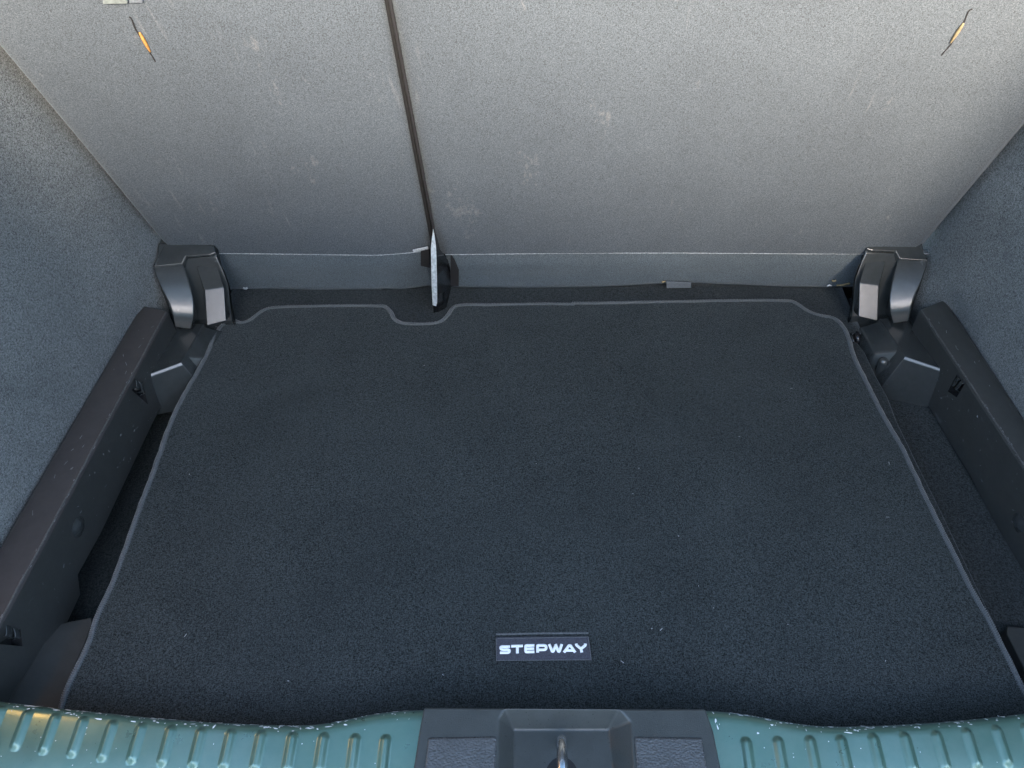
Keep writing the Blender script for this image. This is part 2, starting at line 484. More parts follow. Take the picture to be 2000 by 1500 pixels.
# velcro piece and small loose ends at the lower edge of the right flap
a = [on_seat(px, py, 0.0085) for px, py in ((1301, 550), (1350, 552), (1350, 562), (1302, 562))]
slab('velcro_tab', a, [p + Vector((0, -0.0012, -0.0004)) for p in a], M['velcro'], right_seat, bevel=0.0003)
def crumb(name, px, py, off, sz, mat, parent):
    c_ = on_seat(px, py, off); V = []; F = []
    path = [c_ + Vector((sz * (k - 1.5) * 0.6, 0, sz * 0.3 * math.sin(k * 2.0 + px))) for k in range(4)]
    return tube(name, path, sz * 0.45, mat, parent, seg=6)
crumb('loose_end', 1297, 551, 0.006, 0.0035, M['ochre'], right_seat)
crumb('loose_end', 1629, 549, 0.010, 0.0035, M['ochre'], right_seat)
crumb('loose_end', 1619, 558, 0.010, 0.0035, M['fibre_lit_edge'], right_seat)
tube('loose_end', [on_seat(1634, 558, 0.006), on_seat(1645, 557, 0.008), on_seat(1660, 554, 0.008)], 0.0016, M['ochre'], right_seat, seg=6)
crumb('loose_end', 479, 563, 0.007, 0.004, M['fibre_lit_edge'], left_seat)
# lifted corner of the left flap by the split
a = [on_seat(px, py, 0.012) for px, py in ((806, 486), (836, 480), (837, 484), (808, 490))]
slab('cut_edge', a, [p + Vector((0, -0.0015, -0.0006)) for p in a], M['fibre_lit_edge'], left_seat, bevel=0.0004)
a = [on_seat(px, py, 0.009) for px, py in ((822, 490), (838, 486), (840, 522), (822, 518))]
slab('torn_flap', a, [on_seat(px, py, 0.006) for px, py in ((822, 490), (838, 486), (840, 522), (822, 518))], M['black_cloth'], left_seat, bevel=0.0005)
a = [on_seat(px, py, 0.009) for px, py in ((880, 500), (888, 512), (896, 530), (896, 558), (880, 558))]
slab('torn_flap', a, [p + Vector((0, 0.006, 0.002)) for p in a], M['black_cloth'], right_seat, bevel=0.0005)

# ------------------------------------------------------------------ steel hinge plate in the split
t = thing('hinge_plate', 'upright bare steel hinge plate standing in the gap between the two seat backs', 'hinge plate', tuple(on_z(850, 612, -0.007)))
ft = on_y(846, 446, 1.01); 
A = [on_y(846, 446, 0.985), on_y(842, 484, 0.975), on_y(843, 540, 0.968), on_y(844, 575, 0.962), on_z(847, 612, -0.006)]
B = [on_y(847.5, 446, 0.985), on_y(852.5, 484, 0.974), on_y(854, 540, 0.967), on_y(855, 575, 0.961), on_z(856, 611, -0.006)]
Cc = [on_y(850, 452, 1.03), on_y(862, 488, 1.03), on_y(879, 512, 1.03), on_y(881, 563, 1.02), on_z(872, 603, -0.006)]
V = A + B + Cc; n = 5; F = []
for i in range(n - 1):
    F += [[i, i + 1, n + i + 1, n + i], [n + i, n + i + 1, 2 * n + i + 1, 2 * n + i], [i, i + 1, 2 * n + i + 1, 2 * n + i]]
F += [[0, n, 2 * n], [n - 1, 2 * n - 1, 3 * n - 1]]
simple('lit_edge_steel', (0.74, 0.77, 0.78), 0.28, 0.7, 220, 0.25)  # highlight on the plate's front edge put into a brighter steel colour
mesh('plate', V, F, M['black_metal'], t, bevel=0.0008)
fe = [(846, 447), (843.5, 465), (841.5, 484), (842, 520), (843, 560), (845, 596), (852, 598), (854, 590), (853.5, 540), (852.5, 500), (851.5, 480), (848, 456)]
fy = lambda py: .985 - .026 * min(1, (py - 446) / 130)
slab('front_edge', [on_y(x, y, fy(y) - .006) for x, y in fe], [on_y(x, y, fy(y) - .001) for x, y in fe], M['lit_edge_steel'], t, bevel=0.0006)

# ------------------------------------------------------------------ boot mat
mat_px = [(452, 627), (470, 631), (488, 626), (505, 613), (525, 603), (560, 600), (650, 598), (738, 598), (754, 601), (764, 610), (769, 622), (780, 630), (800, 633), (840, 633),
          (862, 628), (876, 615), (886, 601), (905, 596), (960, 596), (1050, 594), (1116, 595), (1124, 593), (1200, 592), (1400, 588), (1530, 588), (1556, 594), (1576, 607), (1600, 616), (1628, 622),
          (1644, 635), (1655, 655), (1669, 700), (1699, 761), (1730, 821), (1760, 873), (1811, 980), (1853, 1064), (1895, 1148), (1937, 1223), (2000, 1349)]
mat_l = [(126, 1363), (173, 1260), (191, 1204), (224, 1130), (261, 1027), (299, 924), (336, 821), (364, 765), (401, 700), (416, 665), (430, 640)]
outline = [on_z(*p) for p in mat_px] + [Vector((0.515, 0.29, 0)), Vector((0.50, 0.265, 0)), Vector((-0.47, 0.265, 0)), Vector((-0.485, 0.29, 0))] + [on_z(*p) for p in mat_l]
outline = smooth_path(outline, 5, closed=True)
rm = thing('boot_mat', 'dark blue-grey tufted boot mat with stitched binding covering the floor', 'mat', (0, 0.6, -0.008))
# pile: heightfield grid clipped to the outline
bm = bmesh.new()
V0, F0 = fill_poly(outline)
for v in V0: bm.verts.new(v)
bm.verts.ensure_lookup_table()
for f in F0: bm.faces.new([bm.verts[i] for i in f])
for axis, lo, hi, st in ((0, -0.55, 0.55, 0.02), (1, 0.26, 1.02, 0.02)):
    k = lo
    while k < hi:
        co = [0, 0, 0]; no = [0, 0, 0]; co[axis] = k; no[axis] = 1
        bmesh.ops.bisect_plane(bm, geom=bm.verts[:] + bm.edges[:] + bm.faces[:], plane_co=co, plane_no=no, dist=1e-6)
        k += st
for v in bm.verts:
    v.co.z = 0.0012 * mnoise.noise(Vector((v.co.x * 5, v.co.y * 5, 0.7)))
    v.co -= Vector((0, 0.6, -0.008))
me = bpy.data.meshes.new('pile'); bm.to_mesh(me); bm.free()
me.materials.append(M['mat_pile'])
for p in me.polygons: p.use_smooth = True
o = bpy.data.objects.new('pile', me); COL.objects.link(o); o.parent = rm
# binding: overlocked thread, each turn of thread modelled
path = resample(outline, 0.0008, closed=True)
path = [p + Vector((0.0007 * mnoise.noise(p * 40), 0.0007 * mnoise.noise(p * 37 + Vector((5, 0, 0))), 0.0002 + 0.0006 * mnoise.noise(p * 15))) for p in path]
tube('binding', path, 0.0045, M['binding'], rm, seg=10, closed=True, flat=0.85,
     radf=lambda i, th: 0.0028 + 0.0010 * math.sin(i * math.pi * 2 / 3.1 + th) + 0.0003 * mnoise.noise(Vector((i * .31, th, 0))))
# woven name patch
def pz(cx, cy, z=0.003): return on_z(940 + cx / 8.333, 1210 + cy / 8.333, z)
pq = [(243, 285), (500, 285), (800, 278), (1200, 275), (1748, 272), (1768, 400), (1800, 660), (1300, 655), (800, 665), (243, 672)]
pt = slab('name_patch', [pz(x, y, 0.0026) for x, y in pq], [pz(x, y, 0.0004) for x, y in pq], M['patch'], rm, bevel=0.0006)
for seg_ in (((243, 300), (248, 668)), ((262, 310), (1740, 284)), ((1742, 285), (1792, 655)), ((262, 668), (1780, 655))):
    a = pz(*seg_[0], 0.0028); b_ = pz(*seg_[1], 0.0028)
    tube('hem_thread', resample([a, b_], 0.0009), 0.0005, M['binding'], pt, seg=5, radf=lambda i, th: 0.00032 + 0.0002 * (i % 2))
a = pz(240, 240, 0.001); b_ = pz(1745, 218, 0.001)
tube('raised_hem', resample([a, pz(900, 225, 0.001), b_], 0.001), 0.0012, M['binding'], pt, seg=6, radf=lambda i, th: 0.0008 + 0.0005 * random.random())
letters = {
 'S': [[(468, 440), (335, 440), (318, 448), (316, 466), (325, 482), (345, 488), (430, 488), (452, 495), (459, 512), (452, 530), (432, 538), (304, 539)]],
 'T': [[(488, 433), (678, 428)], [(586, 440), (588, 549)]],
 'E': [[(865, 421), (740, 421), (722, 428), (721, 445), (721, 510), (726, 524), (742, 527), (865, 525)], [(722, 473), (861, 471)]],
 'P': [[(917, 536), (917, 421), (1030, 420), (1052, 430), (1057, 455), (1050, 482), (1030, 491), (925, 493)]],
 'W': [[(1106, 402), (1155, 520), (1170, 521), (1207, 432)], [(1207, 402), (1222, 440), (1255, 520), (1270, 520), (1309, 402)]],
 'A': [[(1346, 534), (1428, 422), (1450, 422), (1528, 534)], [(1380, 502), (1492, 502)]],
 'Y': [[(1544, 394), (1552, 420), (1605, 462), (1622, 468), (1640, 462), (1690, 422), (1694, 394)], [(1622, 468), (1636, 534)]]}
for k, strokes in letters.items():
    V = []; F = []
    for st in strokes:
        P = resample([pz(x, y, 0.0030) for x, y in st], 0.0008)
        v, f = tube_data(P, 0.0016, seg=8, flat=0.35)
        F += [[i + len(V) for i in q] for q in f]; V += v
    mesh('letter', V, F, M['white_thread'], pt, smooth=True)
# lint caught in the pile
V = []; F = []
for i in range(20):
    px, py = random.uniform(300, 1800), random.uniform(640, 1370)
    c_ = on_z(px, py, 0.0025)
    if not (-0.47 < c_.x < 0.50): continue
    a = random.uniform(0, 6.28); L = random.uniform(0.0008, 0.0022) if i > 5 else 0.004
    P = [c_ + Vector((math.cos(a) * L * k, math.sin(a) * L * k, 0)) for k in (-0.5, 0, 0.5)]
    v, f = tube_data(P, random.uniform(0.0003, 0.0005), seg=4)
    F += [[j + len(V) for j in q] for q in f]; V += v
tag(mesh('lint', V, F, M['lint'], rm), kind='stuff')

# ------------------------------------------------------------------ corner covers
import itertools
def fit_right(src, dst):
    """best turn and shift in the floor plane that takes mirrored left points to the right ones"""
    sx = sum(p.x for p in src) / len(src); sy = sum(p.y for p in src) / len(src)
    dx = sum(p.x for p in dst) / len(dst); dy = sum(p.y for p in dst) / len(dst)
    a = b_ = 0
    for p, q in zip(src, dst):
        px, py, qx, qy = p.x - sx, p.y - sy, q.x - dx, q.y - dy
        a += px * qx + py * qy; b_ += px * qy - py * qx
    th = math.atan2(b_, a); c_, s_ = math.cos(th), math.sin(th)
    return lambda p: Vector((dx + c_ * (p.x - sx) - s_ * (p.y - sy), dy + s_ * (p.x - sx) + c_ * (p.y - sy), p.z))
Lp = [((322.5, 473.7), .118), ((298, 521), .095), ((356, 516), .095), ((438, 560.6), .0685), ((441.5, 627), .02), ((403.5, 636.5), .02), ((289.5, 738), .022), ((353, 710), .022)]
Rp = [(1792.6, 460), (1821.4, 508), (1759, 505), (1668.6, 550.6), (1665, 618.6), (1706, 626.6), (1843, 730.6), (1772.6, 701)]
srcp = [Vector((-on_z(*p, z).x, on_z(*p, z).y, z)) for p, z in Lp]
dstp = [on_z(*q, z) for q, (p, z) in zip(Rp, Lp)]
to_right = fit_right(srcp, dstp)
def corner_cover(side, label):
    T = (lambda p: Vector(p)) if side < 0 else (lambda p: to_right(Vector((-p[0], p[1], p[2]))))
    base = T((-0.55, 0.95, -0.046))
    t = thing('corner_cover', label, 'trim cover', tuple(base), 'plastic corner covers')
    P = M['plastic']
    def sl(name, a, b_, bevel=0.0015, mat=P, seg=3, parent=t, lim=12):
        return slab(name, [T(p) for p in a], [T(p) for p in b_], mat, parent, bevel=bevel, seg=seg, lim=lim)
    # main shell: top plate sloping to the channel behind the front pieces
    prof = lambda x, dy=0: [(x, 1.035, .122 if dy == 0 else .116), (x, 1.008, .118), (x, 0.991, .106), (x, 0.986, .088), (x, 0.976, .064), (x, 0.966, .034), (x, 0.958, .012), (x, 0.958, -.046), (x, 1.035, -.046)]
    l = prof(-0.598); r = prof(-0.512)
    r[0] = (-0.511, 1.03, .118); r[1] = (-0.5105, 1.002, .117)
    r[2] = (-0.507, 0.992, .104); r[3] = (-0.500, 0.984, .086); r[4] = (-0.494, 0.974, .066); r[5] = (-0.496, 0.962, .038); r[6] = (-0.499, 0.955, .008); r[7] = (-0.502, 0.955, -.046); r[8] = (-0.50, 1.03, -.046)
    r[8] = (-0.512, .975, -.046); r[0] = (-0.5125, 1.022, .1175)
    l[8] = (-0.598, 1.035, -.046)
    sl('shell', l, r, 0.0015)
    sl('shell_flank', [(-.5105, 1.004, .112), (-.507, .994, .1), (-.500, .988, .084), (-.4935, .976, .064), (-.4925, .962, .038), (-.4955, .952, .010), (-.50, .953, -.046)],
       [(-.520, 1.012, .110), (-.517, 1.006, .1), (-.512, 1.002, .084), (-.506, .992, .064), (-.505, .978, .038), (-.508, .97, .010), (-.512, .97, -.046)], 0.0008)
    # column on the wall side, bulging
    # front profile of the column: each step leans back by the given slope
    cpx = [(297, 514, 356, 509, None), (298, 521, 356.5, 516, None), (303, 535, 363, 531, 40), (309, 550, 369, 548, 41), (314, 562, 373.5, 564, 43), (322, 577, 377, 580, 47),
           (330, 592, 379, 597, 50), (335, 607, 379.5, 612, 53), (338, 620, 378.5, 624, 64), (341, 640, 373, 644, 84)]
    cl, cr = [tuple(on_y(299, 514, .9780)), tuple(on_y(299, 521, .9725))], [tuple(on_y(355, 509, .9900)), tuple(on_y(355.5, 516, .9845))]
    def step(prev, px, py, deg):
        d = ray(px, py); tn = math.tan(R(deg))
        k = (tn * prev[1] + CAM_H - prev[2]) / (-d.z + tn * d.y)
        return (d.x * k, d.y * k, CAM_H + d.z * k)
    for a_, b2, c2, d2, dg in cpx[2:]:
        cl.append(step(cl[-1], a_, b2, dg)); cr.append(step(cr[-1], c2, d2, dg))
    cl += [(-.588, .97, .005), (-.61, 1.02, .06)]
    cr += [(-.556, .97, .005), (-.556, 1.02, .06)]
    sl('column', cl, cr, 0.0026, seg=4, lim=28)
    # faceted block on the inner side
    a = [tuple(on_y(383, 521, .985))]; b_ = [tuple(on_y(421, 512.5, .993))]
    a.append(step(a[0], 399, 566, 33)); b_.append(step(b_[0], 438, 560.6, 33))
    a.append(step(a[1], 403.5, 636.5, 50.5)); b_.append(step(b_[1], 441.5, 627, 50.5))
    a += [(a[2][0], a[2][1] + .02, a[2][2] - .010), (-.54, .99, .012), (-.540, 1.0, .085)]
    b_ += [(b_[2][0] - .002, b_[2][1] + .02, b_[2][2] - .008), (-.507, .99, .012), (-.512, 1.0, .088)]
    sl('faceted_block', a, b_, 0.0016)
    # cap: one sloping plate over both front pieces, stepped back over the notch
    top = [tuple(on_z(322.5, 473.7, .119)), tuple(on_z(414, 478.5, .119)), tuple(on_z(422, 493, .112)), tuple(on_y(408.5, 497.5, .9905)), tuple(on_y(363.5, 501, .9885)), tuple(on_y(356.5, 516, .982)), tuple(on_y(298, 521, .971))]
    und = [(x + .0006, y + (.004 if k_ > 2 else 0), z - .010) for k_, (x, y, z) in enumerate(top)]
    sl('cap', top, und, 0.0020, seg=4)
    # foot: shelf at rail level with chamfered front
    a = [(-.585, .945, .012), (-.585, .809, .0225), (-.585, .8064, .0190), (-.585, .797, -.0462), (-.585, .935, -.0462)]
    b_ = [(-.5405, .945, .0110), (-.5375, .842, .0220), (-.5352, .8400, .0182), (-.505, .826, -.0462), (-.505, .935, -.0462)]
    sl('foot_shelf', a, b_, 0.0011, seg=3)
    a = [(-.5400, .940, .0105), (-.5395, .858, .0190), (-.530, .846, -.0464), (-.530, .940, -.0464)]
    b_ = [(-.510, .940, .000), (-.513, .880, -.004), (-.500, .858, -.0464), (-.495, .940, -.0464)]
    sl('foot_slope', a, b_, 0.003, seg=3)
    # rounded peg
    c_ = T((-.521, .862, 0)); V = []; F = []
    for k, (z, rr) in enumerate(((-.046, .0085), (-.02, .0085), (-.006, .008), (-.001, .006), (.0005, .003))):
        for q in range(16):
            V.append(Vector((c_.x + rr * math.cos(q * math.pi / 8), c_.y + rr * math.sin(q * math.pi / 8), z)))
    for k in range(4):
        for q in range(16): F.append([k * 16 + q, k * 16 + (q + 1) % 16, (k + 1) * 16 + (q + 1) % 16, (k + 1) * 16 + q])
    F.append(list(range(64, 80)))
    mesh('peg', V, F, P, t, smooth=True)
    # rubbed streaks
    V = []; F = []
    for i in range(34):
        if i < 18:
            x = random.uniform(-.585, -.52); y = random.uniform(.994, 1.006); z = .106 + (y - .991) / .017 * .012 + .0002
            x2 = x + random.uniform(-.004, .004); p0 = (x, y, z); p1 = (x2, y + .0005, z + .0004)
        else:
            s_ = random.uniform(0.1, 0.9); x = random.uniform(-.595, -.57)
            p0 = (x, .9745 + (s_ - .5) * .014, .0885 + (s_ - .5) * .02); p1 = (x + random.uniform(-.001, .001), p0[1] - .002, p0[2] - .003)
            if side < 0 and i > 24: continue
        v, f = tube_data([T(p0), T(p1)], random.uniform(.0001, .00025), seg=4)
        F += [[j + len(V) for j in q] for q in f]; V += v
    tag(mesh('scratches', V, F, M['scratch'], t), kind='stuff')
    return t
corner_cover(-1, 'faceted black plastic corner cover at the foot of the narrower left seat back')
rc = corner_cover(1, 'faceted black plastic corner cover at the foot of the wider right seat back')

# small black knob beside the board, right corner
t = thing('knob_cap', 'small glossy black knob beside the mat under the right corner cover', 'knob', tuple(on_z(1675, 655, -0.03)))
simple('gloss_black', (0.01, 0.01, 0.011), 0.12)
k0 = on_z(1675, 652, -0.004)
prof = [(0.0, 0.002), (0.004, 0.001), (0.0075, -0.003), (0.009, -0.012), (0.009, -0.036)]
V = []; F = []
for rr, dz in prof:
    for q in range(18): V.append(k0 + Vector((rr * math.cos(q * math.pi / 9) * .8, rr * math.sin(q * math.pi / 9) * 1.4, dz)))
for k in range(4):
    for q in range(18): F.append([k * 18 + q, k * 18 + (q + 1) % 18, (k + 1) * 18 + (q + 1) % 18, (k + 1) * 18 + q])
mesh('cap', V, F, M['gloss_black'], t, smooth=True)
k1 = on_z(1691, 664, -0.012)
tube('pin', [k1 + Vector((0, 0, -0.03)), k1, k1 + Vector((0, 0, .003))], 0.0032, M['gloss_black'], t, seg=10, up=Vector((0, 1, 0)))
tube('lug', [on_z(1660, 648, -0.006), on_z(1667, 668, -0.006)], 0.002, M['plastic'], t, seg=6)

# ------------------------------------------------------------------ side rails
def side_rail(side, label, xf, xo, inner_px, outer_px, bottom_px, clips, dome_px, foot_px):
    """xf plane of the inner face, xo outer edge of the ledge"""
    s = side; ZL = 0.055
    t = thing('side_rail', label, 'side trim', (s * 0.60, 0.6, Z_FLOOR), 'plastic side rails')
    P = M['rail_plastic']
    y0, y1 = 0.20, 0.935
    ix = lambda y: on_z(*inner_px[0], ZL).x + (on_z(*inner_px[1], ZL).x - on_z(*inner_px[0], ZL).x) * (y - on_z(*inner_px[0], ZL).y) / (on_z(*inner_px[1], ZL).y - on_z(*inner_px[0], ZL).y)
    ox = lambda y: on_z(*outer_px[0], ZL).x + (on_z(*outer_px[1], ZL).x - on_z(*outer_px[0], ZL).x) * (y - on_z(*outer_px[0], ZL).y) / (on_z(*outer_px[1], ZL).y - on_z(*outer_px[0], ZL).y)
    ye = on_z(*inner_px[0], ZL).y; ye2 = on_z(*outer_px[0], ZL).y
    # ledge, with rounded nose
    secs = []
    for k in range(31):
        f = k / 30; row = []
        yi = y0 + (ye - y0) * f; yo = y0 + (ye2 - y0) * f
        i_, o_ = ix(yi), ox(yo)
        w = 0.0006 * mnoise.noise(Vector((yi * 11, s, 0)))
        row.append(Vector((o_ + s * 0.006, yo, ZL - 0.012)))
        row.append(Vector((o_ + s * 0.001, yo, ZL - 0.001)))
        row.append(Vector((o_ - s * 0.003, yo, ZL + 0.0008 + w)))
        row.append(Vector(((i_ + o_) / 2, (yi + yo) / 2, ZL + 0.0005 + w)))
        row.append(Vector((i_ + s * 0.006, yi, ZL + w)))
        row.append(Vector((i_ + s * 0.0022, yi, ZL - 0.0008 + w)))
        row.append(Vector((i_ + s * 0.0004, yi, ZL - 0.0028 + w)))
        row.append(Vector((i_ + s * 0.0002, yi, ZL - 0.006)))
        secs.append(row)
    grid('ledge', secs, M['ledge_left'] if s < 0 else P, t)
    # end cap of the ledge
    e = secs[-1]
    V = list(e) + [Vector((e[-1].x, e[-1].y, 0.0)), Vector((e[0].x, e[0].y, 0.0))]
    mesh('end_cap', V, [list(range(len(V)))], P, t)
    # inner face: sheet between ledge and its lower outline, openings for the clips
    def face_pt(px, py):
        # face plane follows the ledge edge
        p = on_x(px, py, s * xf)
        for _ in range(4): p = on_x(px, py, ix(p.y))
        return p
    top = [Vector((ix(y), y, ZL - 0.0055)) for y in [y0 + (ye - y0) * k / 12 for k in range(13)]]
    bot = [face_pt(*p) for p in bottom_px]
    bot = [Vector((ix(p.y), p.y, max(p.z, Z_FLOOR - 0.003))) for p in bot]
    bot = [Vector((ix(ye), ye, bot[0].z))] + bot + [Vector((ix(y0), y0, Z_FLOOR - 0.002))]
    # flatten to (y, z) for filling
    holes = []
    for cpx in clips: holes.append([face_pt(*p) for p in cpx])
    to2 = lambda p: Vector((p.y, p.z, 0))
    outer = [to2(p) for p in top] + [to2(p) for p in bot]
    V2, F2 = fill_poly(outer, [[to2(p) for p in h] for h in holes])
    V3 = [Vector((ix(v.x), v.x, v.y)) for v in V2]
    mesh('inner_face', V3, F2, P, t, solid=0)
    for h in holes:
        cen = sum(h, Vector()) / len(h)
        back = [p + Vector((s * 0.012, 0, 0)) for p in h]
        nH = len(h)
        mesh('clip_recess', h + back, [[i, (i + 1) % nH, nH + (i + 1) % nH, nH + i] for i in range(nH)] + [list(range(nH, 2 * nH))], M['dark'], t)
        # the clip tongue: two bent ribs standing in the opening
        for q0, q1 in ((0.16, 0.44), (0.58, 0.84)):
            rws = []
            for f_, o_ in ((.02, .010), (.06, -.0005), (.30, -.0022), (.55, -.0028), (.62, -.0015), (.68, .006)):
                rws.append([h[0].lerp(h[1], q_).lerp(h[3].lerp(h[2], q_), f_) + Vector((s * o_, 0, 0)) for q_ in (q0, q1)])
            grid('clip_tongue', rws, M['plastic'], t, smooth=False, solid=.001, bevel=.0004)
    # round dimple cap
    dc = face_pt(*dome_px); V = []; F = []
    prof = [(0.0145, -0.0003), (0.0120, 0.0006), (0.009, 0.0022), (0.006, 0.0036), (0.003, 0.0040), (0.0, 0.0041)]
    for rr, h in prof:
        for q in range(20):
            V.append(dc + Vector((-s * h, rr * math.cos(q * math.pi / 10), rr * math.sin(q * math.pi / 10) * 0.9)))
    for k in range(len(prof) - 1):
        for q in range(20): F.append([k * 20 + q, k * 20 + (q + 1) % 20, (k + 1) * 20 + (q + 1) % 20, (k + 1) * 20 + q])
    mesh('dimple_cap', V, F, M['plastic'], t, smooth=True)
    # widened front foot of the rail, lying against the mat
    if foot_px:
        zt = 0.002
        fp = [on_z(*p, -0.030) for p in foot_px]
        outer_f = [Vector((ix(p.y) + s * 0.001, p.y, Z_FLOOR + .002 + .030 * min(1, k_ / 3))) for k_, p in enumerate(fp)][::-1]
        ringf = fp + outer_f
        slab('front_foot', ringf, [p - Vector((0, 0, 0.02)) for p in ringf], M['rail_plastic'], t, bevel=0.002)
    wp = [Vector((ix(y) + s * (.0016 + .0003 * math.sin(y * 60)), y, ZL - .0003)) for y in [y0 + (ye - y0) * k / 400 for k in range(400)]]
    tube('worn_edge', wp, .001, M['worn'], t, seg=6, radf=lambda i, th: max(.0004, .0010 + .0007 * mnoise.noise(Vector((i * .09, s, 3))) + .0004 * random.random()))
    # rub marks and scratches along the top edge
    V = []; F = []
    for i in range(60):
        y = random.uniform(0.35, 0.9)
        if random.random() < 0.75:
            x = ix(y) + s * random.uniform(0.0, 0.004); z = ZL + 0.0001 - (0.0005 if abs(x - ix(y)) < .0015 else 0)
            L = random.uniform(0.001, 0.006); d = Vector((random.uniform(-.0004, .0004), L, 0))
        else:
            x = ix(y) + s * random.uniform(0.004, 0.035); z = ZL + 0.0007
            L = random.uniform(0.001, 0.008); an = random.uniform(-.6, .6); d = Vector((math.sin(an) * L, math.cos(an) * L, 0))
        p0 = Vector((x, y, z))
        v, f = tube_data([p0, p0 + d], random.uniform(.0001, .0003), seg=4)
        F += [[j + len(V) for j in q] for q in f]; V += v
    for i in range(46):
        y = random.uniform(0.42, 0.86); z = random.uniform(-0.03, 0.045); L = random.uniform(.001, .006); an = random.uniform(0, 3.1)
        p0 = Vector((ix(y) - s * 0.0001, y, z)); d = Vector((0, math.cos(an) * L, math.sin(an) * L * .6))
        v, f = tube_data([p0, p0 + d], random.uniform(.0001, .0002), seg=4)
        F += [[j + len(V) for j in q] for q in f]; V += v
    tag(mesh('scratches', V, F, M['scratch'], t), kind='stuff')
side_rail(-1, 'black plastic side rail left of the mat, ledge along the left wall with warm glow painted in', 0.572, 0.618, ((327, 607), (0, 1218)), ((276, 599), (0, 1073)),
          ((314, 793), (278, 868), (243, 943), (195, 1045), (152, 1122), (161, 1167), (177, 1218), (150, 1300), (120, 1365)),
          (((262, 738), (278, 745), (289, 790), (257, 762)), ((6, 1216), (40, 1228), (44, 1262), (-4, 1258))), (153, 1030), ((178, 1205), (179, 1222), (163, 1262), (122, 1362), (100, 1430)))
side_rail(1, 'black plastic side rail right of the mat, scratched ledge along the right wall', 0.585, 0.627, ((1797, 604), (2000, 912)), ((1847, 588), (2000, 820)),
          ((1809, 784), (1850, 855), (1895, 929), (1961, 1055), (1990, 1110), (2030, 1180)),
          (((1869, 731), (1884, 751), (1868, 776), (1851, 764)),), (1989, 1020), ((1968, 1222), (1966, 1236), (2000, 1304), (2060, 1420)))

# ------------------------------------------------------------------ painted body sill
ZS = 0.052
edge_px = [(-120, 1348), (0, 1365), (100, 1377), (200, 1387), (300, 1397), (400, 1405), (500, 1410), (580, 1412), (640, 1408), (700, 1394), (760, 1384), (820, 1381), (1100, 1380), (1385, 1382), (1440, 1387), (1500, 1397),
           (1560, 1409), (1620, 1414), (1700, 1413), (1800, 1408), (1900, 1400), (2000, 1389), (2140, 1370)]
edge3 = [on_z(*p, ZS) for p in edge_px]
def edge_y(x):
    if x <= edge3[0].x: return edge3[0].y
    for a, b_ in zip(edge3, edge3[1:]):
        if x <= b_.x:
            u = (x - a.x) / (b_.x - a.x)
            return a.y + (b_.y - a.y) * u
    return edge3[-1].y
_es = [edge_y(-0.66 + 1.32 * i / 400) for i in range(401)]
_es = [sum(_es[max(0, i - 5):i + 6]) / len(_es[max(0, i - 5):i + 6]) for i in range(401)]
def ey(x):
    f = (x + 0.66) / 1.32 * 400; i = max(0, min(399, int(f))); return _es[i] + (_es[i + 1] - _es[i]) * (f - i)
def sill_z(x, y):
    d = ey(x) - y                    # distance from the inner edge, towards the camera
    r_ = 0.010
    z = ZS if d > r_ else ZS - (r_ - math.sqrt(max(0, r_ * r_ - (r_ - d) ** 2))) * 0.8
    z += 0.003 * (1 - math.exp(-max(0, d) / 0.02))
    z -= 0.20 * max(0, d - 0.008) + 1.2 * max(0, d - 0.03) ** 2
    return z
t_sill = thing('body_sill', 'scuffed green painted metal sill with raised ribs across the front of the boot', 'sill', (0, 0.25, 0))
rows = []
ds = [0, 0.0003, 0.001, 0.002, 0.0035, 0.005, 0.007, 0.010, 0.014, 0.02, 0.028, 0.038, 0.05, 0.062, 0.075, 0.088, 0.10, 0.12, 0.15]
xs = [-0.66 + 1.32 * i / 220 for i in range(221)]
rows.append([Vector((x, ey(x) + 0.004, -0.05)) for x in xs])
rows.append([Vector((x, ey(x) + 0.001, 0.03)) for x in xs])
for d in ds: rows.append([Vector((x, ey(x) - d, sill_z(x, ey(x) - d))) for x in xs])
def panel(name, lo, hi):
    keep = [i for i, x in enumerate(xs) if lo <= x <= hi]
    grid(name, [[r_[i] for i in keep] for r_ in rows], M['paint'], t_sill)
panel('painted_panel', -1, -0.105); panel('painted_panel', 0.145, 1)
def rib(px, py, L=0.025):
    p = on_z(px, py, ZS + 0.000); W = 0.0062
    V = []; F = []; nu, nv = 14, 26
    for j in range(nv + 1):
        # along: rounded ends
        s_ = j / nv; y = p.y - (L + 2 * W) * s_ + W * 0.2
        # distance along core
        dy = max(0, (W - (p.y + W * 0.2 - y)), ((p.y + W * 0.2 - y) - (L + W)))
        for i in range(nu + 1):
            u = -1 + 2 * i / nu; dx = abs(u) * W
            q = min(1, math.hypot(dx, dy) / W)
            h = 0.0040 * (0.5 + 0.5 * math.cos(math.pi * q)) ** 0.8 - 0.00005
            V.append(Vector((p.x + u * W, y, sill_z(p.x + u * W, y) + h)))
    for j in range(nv):
        for i in range(nu):
            a = j * (nu + 1) + i; F.append([a, a + 1, a + nu + 2, a + nu + 1])
    mesh('rib', V, F, M['paint'], t_sill, smooth=True)
for px, py in ((-46, 1376), (7, 1385), (58, 1394), (112, 1401), (166, 1407), (223, 1414), (279, 1419), (337, 1424), (396, 1428), (454, 1431), (513, 1434), (574, 1437), (634, 1438), (695, 1440), (754, 1441),
               (1456, 1446), (1518, 1445), (1580, 1444), (1640, 1443), (1703, 1440), (1764, 1437), (1826, 1434), (1885, 1429), (1943, 1424), (1999, 1420), (2056, 1412)):
    rib(px, py - 6)
